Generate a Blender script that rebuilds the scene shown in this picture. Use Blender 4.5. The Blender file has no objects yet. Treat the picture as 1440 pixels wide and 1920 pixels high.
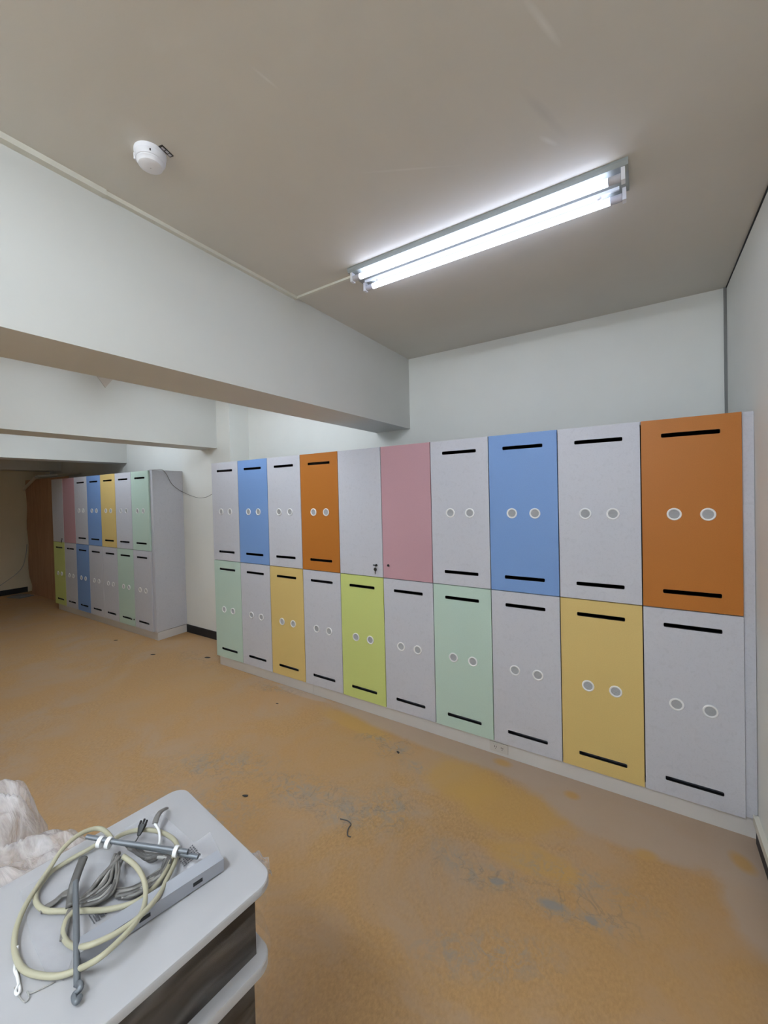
import bpy, bmesh, math, random
from mathutils import Vector, Matrix, noise

random.seed(7)
C = bpy.context.scene.collection
sc = bpy.context.scene
PI = math.pi

# ------------------------------------------------------------------ camera
YAW, PITCH, ROLL, FL = 0.567253, -0.015932, -0.024585, 761.396
fw = Vector((-math.sin(YAW) * math.cos(PITCH), math.cos(YAW) * math.cos(PITCH), math.sin(PITCH)))
rt = Vector((math.cos(YAW), math.sin(YAW), 0))
up = rt.cross(fw)
rt2 = rt * math.cos(ROLL) + up * math.sin(ROLL)
up2 = -rt * math.sin(ROLL) + up * math.cos(ROLL)
cd = bpy.data.cameras.new('camera')
cam = bpy.data.objects.new('camera', cd)
C.objects.link(cam)
cam.matrix_world = Matrix(((rt2.x, up2.x, -fw.x, 3.60637), (rt2.y, up2.y, -fw.y, -2.48564),
                           (rt2.z, up2.z, -fw.z, 1.675), (0, 0, 0, 1)))
cd.sensor_fit = 'VERTICAL'
cd.sensor_height = 36.0
cd.sensor_width = 27.0
cd.lens = FL / 1920 * 36.0
cd.shift_y = -22.826 / 1920
cd.clip_start = 0.02
sc.camera = cam

# ------------------------------------------------------------------ light and exposure
w = bpy.data.worlds.new('world')
sc.world = w
w.use_nodes = True
w.node_tree.nodes['Background'].inputs[0].default_value = (0.9, 0.95, 1.0, 1)
w.node_tree.nodes['Background'].inputs[1].default_value = 0.02
sc.view_settings.view_transform = 'Standard'
sc.view_settings.look = 'None'
sc.view_settings.gamma = 1
sc.view_settings.use_curve_mapping = False
sc.view_settings.exposure = 0.97
sc.cycles.max_bounces = 10
sc.cycles.diffuse_bounces = 7
sc.cycles.transparent_max_bounces = 16
sc.cycles.caustics_reflective = False
sc.cycles.caustics_refractive = False
sc.cycles.sample_clamp_indirect = 6
TUBE_NEAR, TUBE_REAR, TUBE_BAY = 4.8, 61.0, 34.0   # lamp brightness of the visible light, the added fill lights behind the camera, the ones between the beams

# ------------------------------------------------------------------ materials
def mat(name, col, rough=0.6, metal=0.0, spec=0.5):
    m = bpy.data.materials.new(name)
    m.use_nodes = True
    b = m.node_tree.nodes['Principled BSDF']
    b.inputs['Base Color'].default_value = (*col, 1)
    b.inputs['Roughness'].default_value = rough
    b.inputs['Metallic'].default_value = metal
    b.inputs['Specular IOR Level'].default_value = spec
    return m

class NT:
    def __init__(s, m):
        s.t = m.node_tree
        s.b = s.t.nodes['Principled BSDF']
        s.tc = s.t.nodes.new('ShaderNodeTexCoord')
        s.vec = s.tc.outputs['Object']
    def new(s, k): return s.t.nodes.new(k)
    def link(s, a, b): s.t.links.new(a, b)
    def mapping(s, scale, rot=(0, 0, 0), loc=(0, 0, 0), src=None):
        n = s.new('ShaderNodeMapping')
        n.inputs['Scale'].default_value = scale
        n.inputs['Rotation'].default_value = rot
        n.inputs['Location'].default_value = loc
        s.link(src or s.vec, n.inputs['Vector'])
        return n.outputs[0]
    def noise(s, scale, detail=4, rough=0.55, vec=None, dist=0.0):
        n = s.new('ShaderNodeTexNoise')
        n.inputs['Scale'].default_value = scale
        n.inputs['Detail'].default_value = detail
        n.inputs['Roughness'].default_value = rough
        n.inputs['Distortion'].default_value = dist
        s.link(vec or s.vec, n.inputs['Vector'])
        return n.outputs['Fac']
    def ramp(s, fac, stops):
        n = s.new('ShaderNodeValToRGB')
        e = n.color_ramp.elements
        while len(e) < len(stops): e.new(0.5)
        for el, (p, c) in zip(e, stops):
            el.position = p
            el.color = (c, c, c, 1) if isinstance(c, (int, float)) else (*c, 1)
        s.link(fac, n.inputs[0])
        return n.outputs[0]
    def mix(s, fac, a, b):
        n = s.new('ShaderNodeMix')
        n.data_type = 'RGBA'
        for v, i in ((fac, 0), (a, 6), (b, 7)):
            if isinstance(v, tuple): n.inputs[i].default_value = (*v, 1)
            elif isinstance(v, (int, float)): n.inputs[i].default_value = v
            else: s.link(v, n.inputs[i])
        return n.outputs[2]
    def math(s, op, a, b=0.0, clamp=False):
        n = s.new('ShaderNodeMath')
        n.operation = op
        n.use_clamp = clamp
        for v, i in ((a, 0), (b, 1)):
            if isinstance(v, (int, float)): n.inputs[i].default_value = v
            else: s.link(v, n.inputs[i])
        return n.outputs[0]
    def bump(s, h, strength, dist=0.01):
        n = s.new('ShaderNodeBump')
        n.inputs['Strength'].default_value = strength
        n.inputs['Distance'].default_value = dist
        s.link(h, n.inputs['Height'])
        s.link(n.outputs[0], s.b.inputs['Normal'])
    def color(s, c): s.link(c, s.b.inputs['Base Color'])

def paint(name, col, dirt=0.06, bump=0.15):
    m = mat(name, col, 0.7, 0, 0.25)
    t = NT(m)
    n = t.noise(1.1, 5, 0.6)
    d = tuple(c * (1 - dirt) for c in col)
    c1 = t.mix(t.ramp(n, [(0.35, 0.0), (0.7, 1.0)]), col, d)
    sm = t.noise(3.0, 6, 0.7, t.mapping((1, 1, 2.6)), 1.2)
    c2 = t.mix(t.ramp(sm, [(0.66, 0.0), (0.8, 0.35)]), c1, tuple(c * 0.8 for c in col))
    t.color(c2)
    t.bump(t.math('ADD', t.math('MULTIPLY', t.noise(2.2, 3), 1.0), t.math('MULTIPLY', t.noise(60, 3), 0.05)), bump, 0.02)
    return m

M = {}
M['wall'] = paint('wall_paint', (0.82, 0.825, 0.79))
M['ceiling'] = paint('ceiling_paint', (0.66, 0.63, 0.575), 0.05, 0.35)
def streak(m, marks):
    t = NT(m)
    src = t.b.inputs['Base Color'].links[0].from_socket
    for (x, y, l, w_, rot, col, amt) in marks:
        mp = t.new('ShaderNodeMapping')
        mp.vector_type = 'TEXTURE'
        mp.inputs['Location'].default_value = (x, y, 0)
        mp.inputs['Rotation'].default_value = (0, 0, rot)
        mp.inputs['Scale'].default_value = (l, w_, 50)
        t.link(t.vec, mp.inputs[0])
        ln_ = t.new('ShaderNodeVectorMath')
        ln_.operation = 'LENGTH'
        t.link(mp.outputs[0], ln_.inputs[0])
        d = t.math('ADD', ln_.outputs['Value'], t.math('MULTIPLY', t.math('SUBTRACT', t.noise(9, 4), 0.5), 0.7))
        src = t.mix(t.math('MULTIPLY', t.math('SUBTRACT', 1.0, d, True), amt), src, col)
    t.color(src)
streak(M['ceiling'], [(3.41, -1.36, 0.10, 0.012, 1.25, (0.78, 0.76, 0.72), 0.8), (3.36, -1.10, 0.14, 0.02, 1.25, (0.5, 0.48, 0.46), 0.5), (3.35, -0.99, 0.05, 0.012, 1.0, (0.78, 0.77, 0.74), 0.7),
                      (2.72, -1.66, 0.05, 0.006, 1.4, (0.78, 0.76, 0.72), 0.7), (2.9, -1.15, 0.22, 0.006, 0.5, (0.76, 0.74, 0.7), 0.5)])
M['beam'] = paint('beam_paint', (0.675, 0.675, 0.645))
M['dark_wall'] = paint('far_wall_paint', (0.78, 0.68, 0.50))

def speckle(name, col):
    m = mat(name, col, 0.5, 0, 0.3)
    t = NT(m)
    a = t.ramp(t.noise(140, 3, 0.7), [(0.55, 0.0), (0.68, 1.0)])
    b = t.ramp(t.noise(38, 4, 0.65, None, 0.8), [(0.52, 0.0), (0.72, 0.8)])
    s = t.math('MULTIPLY', t.math('MAXIMUM', a, b), 0.42)
    t.color(t.mix(s, col, tuple(c * 0.74 for c in col)))
    return m
def laminate(name, col):
    m = mat(name, col, 0.48, 0, 0.3)
    t = NT(m)
    n = t.noise(220, 2, 0.6)
    t.color(t.mix(t.ramp(n, [(0.4, 0.0), (0.7, 0.5)]), col, tuple(c * 0.88 for c in col)))
    return m
M['white'] = speckle('white_speckled_laminate', (0.565, 0.57, 0.625))
for k, c in dict(blue=(0.195, 0.335, 0.64), orange=(0.46, 0.162, 0.026), pink=(0.53, 0.31, 0.35), mint=(0.51, 0.655, 0.575),
                 yellow=(0.69, 0.51, 0.195), lime=(0.59, 0.66, 0.225)).items():
    M[k] = laminate(k + '_laminate', c)
M['plinth'] = mat('pale_plinth_board', (0.66, 0.635, 0.615), 0.5, 0, 0.3)
M['inside'] = mat('locker_interior_shade', (0.03, 0.03, 0.032), 0.8)  # shade painted in: near-black so slots and door gaps read dark
M['vent'] = mat('vent_plastic', (0.86, 0.86, 0.86), 0.4)
M['grille'] = mat('vent_grille_metal', (0.49, 0.50, 0.52), 0.5, 0.1)
M['black'] = mat('black_plastic', (0.012, 0.012, 0.013), 0.45)
M['rubber'] = mat('black_skirting', (0.012, 0.012, 0.014), 0.6)
M['steel'] = mat('galvanised_steel', (0.17, 0.185, 0.205), 0.45, 0.4)
M['enamel'] = mat('white_enamel', (0.29, 0.315, 0.31), 0.5)
M['rail'] = mat('white_rail_enamel', (0.72, 0.74, 0.78), 0.4)
M['pvc'] = mat('cream_pvc', (0.68, 0.66, 0.58), 0.5)
M['smoke'] = mat('white_abs', (0.80, 0.80, 0.84), 0.4)
M['cap'] = mat('grey_tube_cap', (0.50, 0.49, 0.53), 0.5)
M['top'] = mat('white_table_top', (0.465, 0.46, 0.475), 0.32)
M['top_edge'] = mat('table_edge_band', (0.62, 0.58, 0.56), 0.4)
M['body'] = mat('dark_brown_cabinet', (0.018, 0.013, 0.011), 0.5)
M['cream'] = mat('cream_cable_jacket', (0.43, 0.405, 0.29), 0.5)
M['greycable'] = mat('grey_cable_jacket', (0.18, 0.17, 0.16), 0.35)
M['darkgrey'] = mat('dark_grey_sleeve', (0.11, 0.105, 0.10), 0.45)
M['lightgrey'] = mat('light_grey_wire', (0.36, 0.35, 0.33), 0.4)
M['channel'] = mat('grey_metal_channel', (0.33, 0.34, 0.375), 0.4, 0.2)
M['ink'] = mat('dark_print', (0.10, 0.10, 0.11), 0.6)
M['trimgrey'] = mat('grey_sealant', (0.22, 0.22, 0.215), 0.7)
M['paperplate'] = mat('beige_plate', (0.56, 0.50, 0.45), 0.7)
M['socket'] = mat('socket_plastic', (0.60, 0.57, 0.54), 0.5)
M['debris'] = mat('dark_debris', (0.035, 0.03, 0.025), 0.8)

def glow(power, col=(0.84, 0.94, 1.05)):
    tube = bpy.data.materials.new('tube_glow')
    tube.use_nodes = True
    nt = tube.node_tree
    nt.nodes.clear()
    em = nt.nodes.new('ShaderNodeEmission')
    em.inputs[0].default_value = (*col, 1)
    em.inputs[1].default_value = power
    ou = nt.nodes.new('ShaderNodeOutputMaterial')
    nt.links.new(em.outputs[0], ou.inputs[0])
    return tube

def film(name, alpha, tint=(0.85, 0.85, 0.86), scale=18, aniso=(1, 1, 1), rough=0.18, bump=0.6, vary=0.25, detail=5, rot=(0, 0, 0)):
    m = mat(name, tint, rough, 0, 0.35)
    t = NT(m)
    n = t.noise(scale, detail, 0.6, t.mapping(aniso, rot), 0.8)
    t.bump(n, bump, 0.02)
    mn = t.new('ShaderNodeMapRange')
    mn.inputs[1].default_value = 0.35
    mn.inputs[2].default_value = 0.7
    mn.inputs[3].default_value = alpha
    mn.inputs[4].default_value = min(1, alpha + vary)
    t.link(n, mn.inputs[0])
    t.link(mn.outputs[0], t.b.inputs['Alpha'])
    return m
M['wrap'] = film('stretch_film', 0.0, scale=4, aniso=(1.0, 1.0, 9), vary=0.12, rough=0.10, detail=1, rot=(0.16, -0.16, 0), bump=0.35)
M['heapfilm'] = film('crumpled_film', 0.30, (0.72, 0.69, 0.70), 5, (1.5, 5.0, 2.0), 0.22, 0.7, 0.5, 4, (0, 0, 0.5))
M['bagfilm'] = film('clear_bag_film', 0.10, (0.72, 0.72, 0.76), 10, (1, 1, 1), 0.12, 0.25, 0.10)

# plywood
m = mat('plywood', (0.40, 0.23, 0.13), 0.6)
t = NT(m)
g = t.noise(2.2, 5, 0.6, t.mapping((7, 7, 0.6)), 1.5)
c = t.mix(t.ramp(g, [(0.3, 0.0), (0.7, 1.0)]), (0.46, 0.27, 0.16), (0.33, 0.18, 0.10))
t.color(c)
M['ply'] = m

# floor: worn ochre sheet, grey glue smears, bare strips
m = mat('worn_ochre_floor', (0.35, 0.2, 0.08), 0.55, 0, 0.3)
t = NT(m)
vec = t.vec
fine = t.noise(55, 5, 0.7, t.mapping((1.6, 1, 1), (0, 0, 0.5)))
mid = t.noise(2.6, 7, 0.68, None, 0.6)
big = t.noise(0.75, 4, 0.6)
ochre = t.mix(t.ramp(fine, [(0.3, 0.0), (0.72, 1.0)]), (0.53, 0.325, 0.145), (0.34, 0.20, 0.092))
ochre = t.mix(t.ramp(mid, [(0.43, 0.0), (0.62, 0.8)]), ochre, (0.43, 0.305, 0.205))
ochre = t.mix(t.ramp(big, [(0.42, 0.0), (0.62, 0.55)]), ochre, (0.46, 0.265, 0.105))
sepx = t.new('ShaderNodeSeparateXYZ')
t.link(vec, sepx.inputs[0])
def blob(cx, cy, rx, ry, rot=0.0, soft=0.35, warp=0.5, wscale=7.0):
    """mask 0..1 of a warped ellipse on the floor"""
    mp = t.new('ShaderNodeMapping')
    mp.vector_type = 'TEXTURE'
    mp.inputs['Location'].default_value = (cx, cy, 0)
    mp.inputs['Rotation'].default_value = (0, 0, rot)
    mp.inputs['Scale'].default_value = (rx, ry, 1)
    t.link(vec, mp.inputs[0])
    ln = t.new('ShaderNodeVectorMath')
    ln.operation = 'LENGTH'
    t.link(mp.outputs[0], ln.inputs[0])
    nz = t.noise(wscale, 5, 0.65)
    d = t.math('ADD', ln.outputs['Value'], t.math('MULTIPLY', t.math('SUBTRACT', nz, 0.5), warp * 2))
    return t.ramp(d, [(max(0.0, 1 - soft) * 0.5, 1.0), (0.5 * (1 + soft), 0.0)]) if False else \
        t.math('MULTIPLY', t.math('SUBTRACT', 1 + soft, d), 1 / (2 * soft), True)
colr = ochre
# yellower fresh patches
for a in [(3.02, -0.36, 0.30, 0.17, 0.25), (2.70, -0.30, 0.22, 0.16, 0.2), (1.78, -0.14, 0.33, 0.075, -0.1), (3.15, -0.62, 0.2, 0.08, 0.1)]:
    colr = t.mix(t.math('MULTIPLY', blob(*a, soft=0.22, warp=0.45), 0.62), colr, (0.50, 0.295, 0.085))
# bare pinkish grey strip by the lockers and right wall
for a in [(2.45, 0.0, 0.95, 0.13, -0.03), (3.55, -0.05, 0.75, 0.24, -0.12), (4.05, -0.30, 0.20, 0.42, 0.1), (1.15, 0.0, 0.32, 0.045, 0.0), (3.5, -0.2, 0.35, 0.14, 0.0)]:
    colr = t.mix(t.math('MULTIPLY', blob(*a, soft=0.14, warp=0.32, wscale=4.0), 0.85), colr, (0.43, 0.325, 0.245))
# yellow left-over dots
for a in [(3.26, -0.105, 0.035, 0.028, 0), (3.96, -0.16, 0.035, 0.05, 0.5), (3.60, -0.33, 0.045, 0.03, 0.3), (2.86, -0.03, 0.05, 0.03, 0)]:
    colr = t.mix(t.math('MULTIPLY', blob(*a, soft=0.4, warp=0.2), 0.8), colr, (0.49, 0.285, 0.09))
# grey glue smears
grain = t.ramp(t.noise(16, 6, 0.75, None, 1.5), [(0.46, 0.0), (0.60, 1.0)])
for a in [(2.22, -0.26, 0.10, 0.07, 0.5), (2.06, -0.21, 0.12, 0.035, 0.2), (1.93, -0.84, 0.20, 0.10, 0.3), (2.26, -0.82, 0.16, 0.11, 0.2), (2.46, -0.68, 0.10, 0.13, 0.9),
          (3.06, -0.78, 0.10, 0.05, 0.4), (3.29, -0.79, 0.09, 0.045, 0.2), (3.44, -0.76, 0.07, 0.04, 0.2), (2.87, -0.80, 0.13, 0.05, -0.3),
          (1.35, -0.92, 0.30, 0.12, 0.4), (2.42, -0.33, 0.08, 0.04, 0.0), (3.35, -0.62, 0.22, 0.06, 0.1), (0.9, -0.05, 0.22, 0.05, 0.1), (3.1, -1.1, 0.22, 0.07, 0.5), (1.55, -1.25, 0.3, 0.15, 0.3)]:
    f = t.math('MULTIPLY', t.math('MULTIPLY', blob(*a, soft=0.6, warp=0.6, wscale=9.0), grain), 0.7)
    colr = t.mix(f, colr, (0.30, 0.265, 0.222))
ck = t.math('ABSOLUTE', t.math('SUBTRACT', t.noise(6.5, 6, 0.6, None, 0.9), 0.5))
ckm = t.ramp(ck, [(0.002, 1.0), (0.020, 0.0)])
for a in [(2.22, -0.24, 0.13, 0.10, 0.5), (2.05, -0.21, 0.18, 0.07, 0.2), (1.95, -0.84, 0.20, 0.12, 0.3), (2.28, -0.85, 0.18, 0.13, 0.2), (2.46, -0.68, 0.12, 0.13, 0.9), (2.95, -0.80, 0.22, 0.07, 0.1),
          (3.38, -0.74, 0.20, 0.09, 0.2), (1.4, -0.95, 0.3, 0.12, 0.4), (0.9, -0.06, 0.3, 0.06, 0.1), (-0.3, 0.0, 0.4, 0.12, 0.0)]:
    colr = t.mix(t.math('MULTIPLY', t.math('MULTIPLY', blob(*a, soft=0.5, warp=0.5, wscale=9.0), ckm), 0.42), colr, (0.17, 0.145, 0.12))
# solid grey chips
for a in [(3.275, -0.785, 0.045, 0.022, 0.2), (3.06, -0.80, 0.03, 0.016, 0.4), (3.42, -0.77, 0.022, 0.016, 0.0)]:
    colr = t.mix(t.math('MULTIPLY', blob(*a, soft=0.3, warp=0.5, wscale=20), 0.8), colr, (0.25, 0.24, 0.225))
# random small scuffs
sc1 = t.ramp(t.noise(7, 7, 0.8, t.mapping((1, 2.6, 1), (0, 0, 0.5)), 1.4), [(0.655, 0.0), (0.70, 1.0)])
colr = t.mix(t.math('MULTIPLY', sc1, 0.45), colr, (0.20, 0.155, 0.115))
sc2 = t.ramp(t.noise(23, 4, 0.7, t.mapping((1, 3.2, 1), (0, 0, -0.3))), [(0.70, 0.0), (0.74, 1.0)])
colr = t.mix(t.math('MULTIPLY', sc2, 0.6), colr, (0.12, 0.09, 0.07))
t.color(colr)
t.bump(t.math('ADD', t.math('MULTIPLY', fine, 0.5), mid), 0.12, 0.01)
t.link(t.ramp(mid, [(0.3, 0.5), (0.7, 0.68)]), t.b.inputs['Roughness'])
M['floor'] = m

# ------------------------------------------------------------------ mesh helpers
def box(bm, x0, x1, y0, y1, z0, z1):
    vs = [bm.verts.new((x, y, z)) for z in (z0, z1) for y in (y0, y1) for x in (x0, x1)]
    for f in ((0, 2, 3, 1), (4, 5, 7, 6), (0, 1, 5, 4), (2, 6, 7, 3), (0, 4, 6, 2), (1, 3, 7, 5)):
        bm.faces.new([vs[i] for i in f])
    return vs

def to_mesh(bm, name, m, smooth=False, bevel=0.0, seg=2):
    if bevel:
        bmesh.ops.bevel(bm, geom=[e for e in bm.edges if len(e.link_faces) == 2 and e.calc_face_angle(0) > 0.6], offset=bevel,
                        segments=seg, profile=0.5, affect='EDGES', clamp_overlap=True)
    bmesh.ops.recalc_face_normals(bm, faces=bm.faces)
    me = bpy.data.meshes.new(name)
    bm.to_mesh(me)
    bm.free()
    for mm in (m if isinstance(m, (list, tuple)) else [m]): me.materials.append(mm)
    if smooth:
        for p in me.polygons: p.use_smooth = True
        if smooth is not True: me.set_sharp_from_angle(angle=smooth)
    return me

def link(name, me, parent=None, loc=None):
    o = bpy.data.objects.new(name, me)
    C.objects.link(o)
    if parent: o.parent = parent
    if loc is not None: o.location = loc
    return o

def obj(name, bm, m, parent=None, smooth=False, bevel=0.0, loc=None, seg=2):
    return link(name, to_mesh(bm, name, m, smooth, bevel, seg), parent, loc)

def tag(o, label, cat, group=None):
    o['label'] = label
    o['category'] = cat
    if group: o['group'] = group
    return o

def thing(name, label, cat, loc=(0, 0, 0), rz=0.0, group=None):
    o = bpy.data.objects.new(name, None)
    C.objects.link(o)
    o.location = loc
    o.rotation_euler = (0, 0, rz)
    return tag(o, label, cat, group)

def struct(name, bm, m, label=None, bevel=0.0, parent=None):
    o = obj(name, bm, m, parent, bevel=bevel)
    if parent is None:
        o['kind'] = 'structure'
    if label: o['label'] = label
    return o

def boxes(*bs):
    bm = bmesh.new()
    for b in bs: box(bm, *b)
    return bm

def smooth_path(pts, n=8):
    P = [Vector(p) for p in pts]
    if len(P) < 3: return P
    Q = [P[0] * 2 - P[1]] + P + [P[-1] * 2 - P[-2]]
    out = []
    for i in range(1, len(Q) - 2):
        a, b, c, d = Q[i - 1:i + 3]
        for k in range(n):
            s = k / n
            out.append(0.5 * ((2 * b) + (c - a) * s + (2 * a - 5 * b + 4 * c - d) * s * s + (3 * b - a - 3 * c + d) * s ** 3))
    out.append(P[-1])
    return out

def tube_mesh(bm, pts, r, n=8, flat=1.0, curve=True, sub=6):
    """swept tube; flat<1 squashes it in the vertical direction; r may be a list"""
    P = smooth_path(pts, sub) if curve else [Vector(p) for p in pts]
    rings = []
    prev = None
    for i, p in enumerate(P):
        d = (P[min(i + 1, len(P) - 1)] - P[max(i - 1, 0)])
        d = d.normalized() if d.length > 1e-9 else Vector((1, 0, 0))
        if prev is None:
            ref = Vector((0, 0, 1)) if abs(d.z) < 0.9 else Vector((1, 0, 0))
            u = d.cross(ref).normalized()
        else:
            u = (prev - d * prev.dot(d)).normalized()
        prev = u
        v = u.cross(d).normalized()
        rr = r if not isinstance(r, (list, tuple)) else r[0] + (r[1] - r[0]) * i / (len(P) - 1)
        rings.append([bm.verts.new(p + u * (rr * math.cos(2 * PI * k / n)) + v * (rr * flat * math.sin(2 * PI * k / n))) for k in range(n)])
    for a, b in zip(rings, rings[1:]):
        for k in range(n):
            bm.faces.new((a[k], a[(k + 1) % n], b[(k + 1) % n], b[k]))
    bm.faces.new(rings[0])
    bm.faces.new(list(reversed(rings[-1])))

def lathe(bm, prof, n=32, mtx=None, caps=True):
    mtx = mtx or Matrix()
    rings = [[bm.verts.new(mtx @ Vector((r * math.cos(2 * PI * k / n), r * math.sin(2 * PI * k / n), z))) for k in range(n)] for r, z in prof]
    for a, b in zip(rings, rings[1:]):
        for k in range(n):
            bm.faces.new((a[k], a[(k + 1) % n], b[(k + 1) % n], b[k]))
    if caps:
        bm.faces.new(rings[0])
        bm.faces.new(list(reversed(rings[-1])))
    return rings

# ------------------------------------------------------------------ the room
ZC, YB, XR, XL, YF = 2.859, 0.706, 4.045, -6.13, -5.2
struct('floor', boxes((XL - 0.1, XR + 0.1, YF - 0.1, YB + 0.1, -0.1, 0)), M['floor'], 'worn ochre floor sheet with grey glue smears')
struct('ceiling', boxes((XL - 0.1, XR + 0.1, YF - 0.1, YB + 0.1, ZC, ZC + 0.1)), M['ceiling'], 'plain beige grey painted ceiling')
struct('wall_back', boxes((XL - 0.1, XR + 0.1, YB, YB + 0.1, 0, ZC)), M['wall'], 'off-white painted wall behind the lockers')
struct('wall_right', boxes((XR, XR + 0.1, YF, YB, 0, ZC)), M['wall'], 'off-white painted wall at the right end of the lockers')
struct('wall_left', boxes((XL - 0.1, XL, YF, YB, 0, ZC)), M['dark_wall'], 'cream wall at the far left end of the room')
struct('wall_front', boxes((XL - 0.1, XR + 0.1, YF - 0.1, YF, 0, ZC)), M['wall'], 'off-white wall opposite the lockers')
struct('wall_pillar', boxes((-1.245, -0.292, 0.448, YB, 0, ZC)), M['wall'], 'off-white wall pier between the two locker banks')
ZB = 2.243
def beam(n, x0, x1, label):
    bm = boxes((x0, x1, YF, YB, ZB, ZC))
    struct('ceiling_beam', bm, M['beam'], label, bevel=0.006)
beam(1, 1.505, 1.868, 'deep ceiling beam nearest the lit ceiling light')
beam(2, -0.84, -0.53, 'ceiling beam running into the pier between the locker banks')
beam(3, -3.45, -3.14, 'ceiling beam over the far locker bank')
beam(4, -5.95, -5.59, 'dark ceiling beam at the far left end')
struct('baseboard_pillar', boxes((-1.235, -0.292, 0.438, 0.448, 0, 0.095)), M['rubber'], 'black skirting on the pier between the locker banks')
struct('baseboard_back', boxes((-0.292, 0.0, 0.694, YB, 0, 0.095)), M['rubber'], 'black skirting on the back wall')
struct('baseboard_left', boxes((XL, XL + 0.012, YF, 0.30, 0, 0.095)), M['rubber'], 'black skirting at the far left wall')
struct('baseboard_right', boxes((XR - 0.012, XR, YF, 0.0, 0, 0.085)), M['rubber'], 'black skirting on the right wall')
struct('trim_1', boxes((XR - 0.02, XR, YF, 0.012, 0.085, 0.125)), M['pvc'], 'cream ledge strip above the black skirting on the right wall')
struct('trim_2', boxes((XR - 0.014, XR, YB - 0.012, YB, 0.0, ZC)), M['trimgrey'], 'thin grey strip down the right rear corner')
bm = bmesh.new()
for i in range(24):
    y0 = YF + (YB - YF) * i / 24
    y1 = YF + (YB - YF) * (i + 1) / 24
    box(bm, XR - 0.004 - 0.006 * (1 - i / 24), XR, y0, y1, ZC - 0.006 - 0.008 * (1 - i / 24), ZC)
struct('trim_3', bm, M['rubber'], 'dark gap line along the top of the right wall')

# ------------------------------------------------------------------ lockers
CW, GAP, TH = 0.4, 0.005, 0.018
ZT, ZS, ZD = 2.015, 1.058, 0.1006
DH = ZT - ZS
def rrect(cx, cz, w_, h, r, n=4):
    out = []
    for sx, sz, a0 in ((1, 1, 0), (-1, 1, 90), (-1, -1, 180), (1, -1, 270)):
        for k in range(n + 1):
            a = math.radians(a0 + 90 * k / n)
            out.append((cx + sx * (w_ / 2 - r) + r * math.cos(a), cz + sz * (h / 2 - r) + r * math.sin(a)))
    return out
def door_bm(cw, slots):
    """door lying in XZ, x 0..cw, z 0..DH, front at y=0"""
    bm = bmesh.new()
    g = GAP / 2
    loops = [[(g, g), (cw - g, g), (cw - g, DH - g), (g, DH - g)]]
    if slots:
        for cz in (0.087, DH - 0.084):
            loops.append(rrect(cw * 0.51, cz, 0.58 * cw, 0.021, 0.006))
    edges = []
    for lp in loops:
        vs = [bm.verts.new((x, 0, z)) for x, z in lp]
        edges += [bm.edges.new((vs[i], vs[(i + 1) % len(vs)])) for i in range(len(vs))]
    bmesh.ops.triangle_fill(bm, use_beauty=True, use_dissolve=False, edges=edges)
    r = bmesh.ops.extrude_face_region(bm, geom=bm.faces[:])
    bmesh.ops.translate(bm, verts=[v for v in r['geom'] if isinstance(v, bmesh.types.BMVert)], vec=(0, TH, 0))
    return bm
DOORS = {}
def door_mesh(cw, color, slots):
    k = (cw, color, slots)
    if k not in DOORS:
        bm = door_bm(cw, slots)
        for f in bm.faces:      # inner faces of the slots are black
            c_ = f.calc_center_median()
            if len(f.verts) == 4 and 0.001 < c_.y < TH - 0.001 and 0.02 < c_.x < cw - 0.02 and 0.02 < c_.z < DH - 0.02: f.material_index = 1
        DOORS[k] = to_mesh(bm, 'door', [M[color], M['black']])
    return DOORS[k]
bm = bmesh.new()
rotx = Matrix.Rotation(PI / 2, 4, 'X')
lathe(bm, [(0.031, 0.0), (0.031, 0.003), (0.029, 0.005), (0.0245, 0.005), (0.0225, 0.0025), (0.0225, 0.0)], 28, rotx, False)
RING = to_mesh(bm, 'vent_ring', M['vent'], True)
bm = bmesh.new()
for k in range(11):
    z = -0.021 + 0.0042 * k
    hw = math.sqrt(max(0.0227 ** 2 - z * z, 1e-6))
    z0, z1 = z - 0.0021, z + 0.0021
    vs = [bm.verts.new(q) for q in ((-hw, -0.0005, z0), (hw, -0.0005, z0), (hw, -0.0024, z + 0.0012), (-hw, -0.0024, z + 0.0012), (-hw, -0.0005, z1), (hw, -0.0005, z1))]
    bm.faces.new((vs[0], vs[1], vs[2], vs[3]))
    bm.faces.new((vs[3], vs[2], vs[5], vs[4]))
GRILLE = to_mesh(bm, 'vent_grille', M['grille'])
bm = bmesh.new()
lathe(bm, [(0.009, 0), (0.009, 0.004), (0.0075, 0.006), (0.003, 0.006)], 16, rotx)
LOCK = to_mesh(bm, 'lock', M['black'], 0.6)

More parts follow.
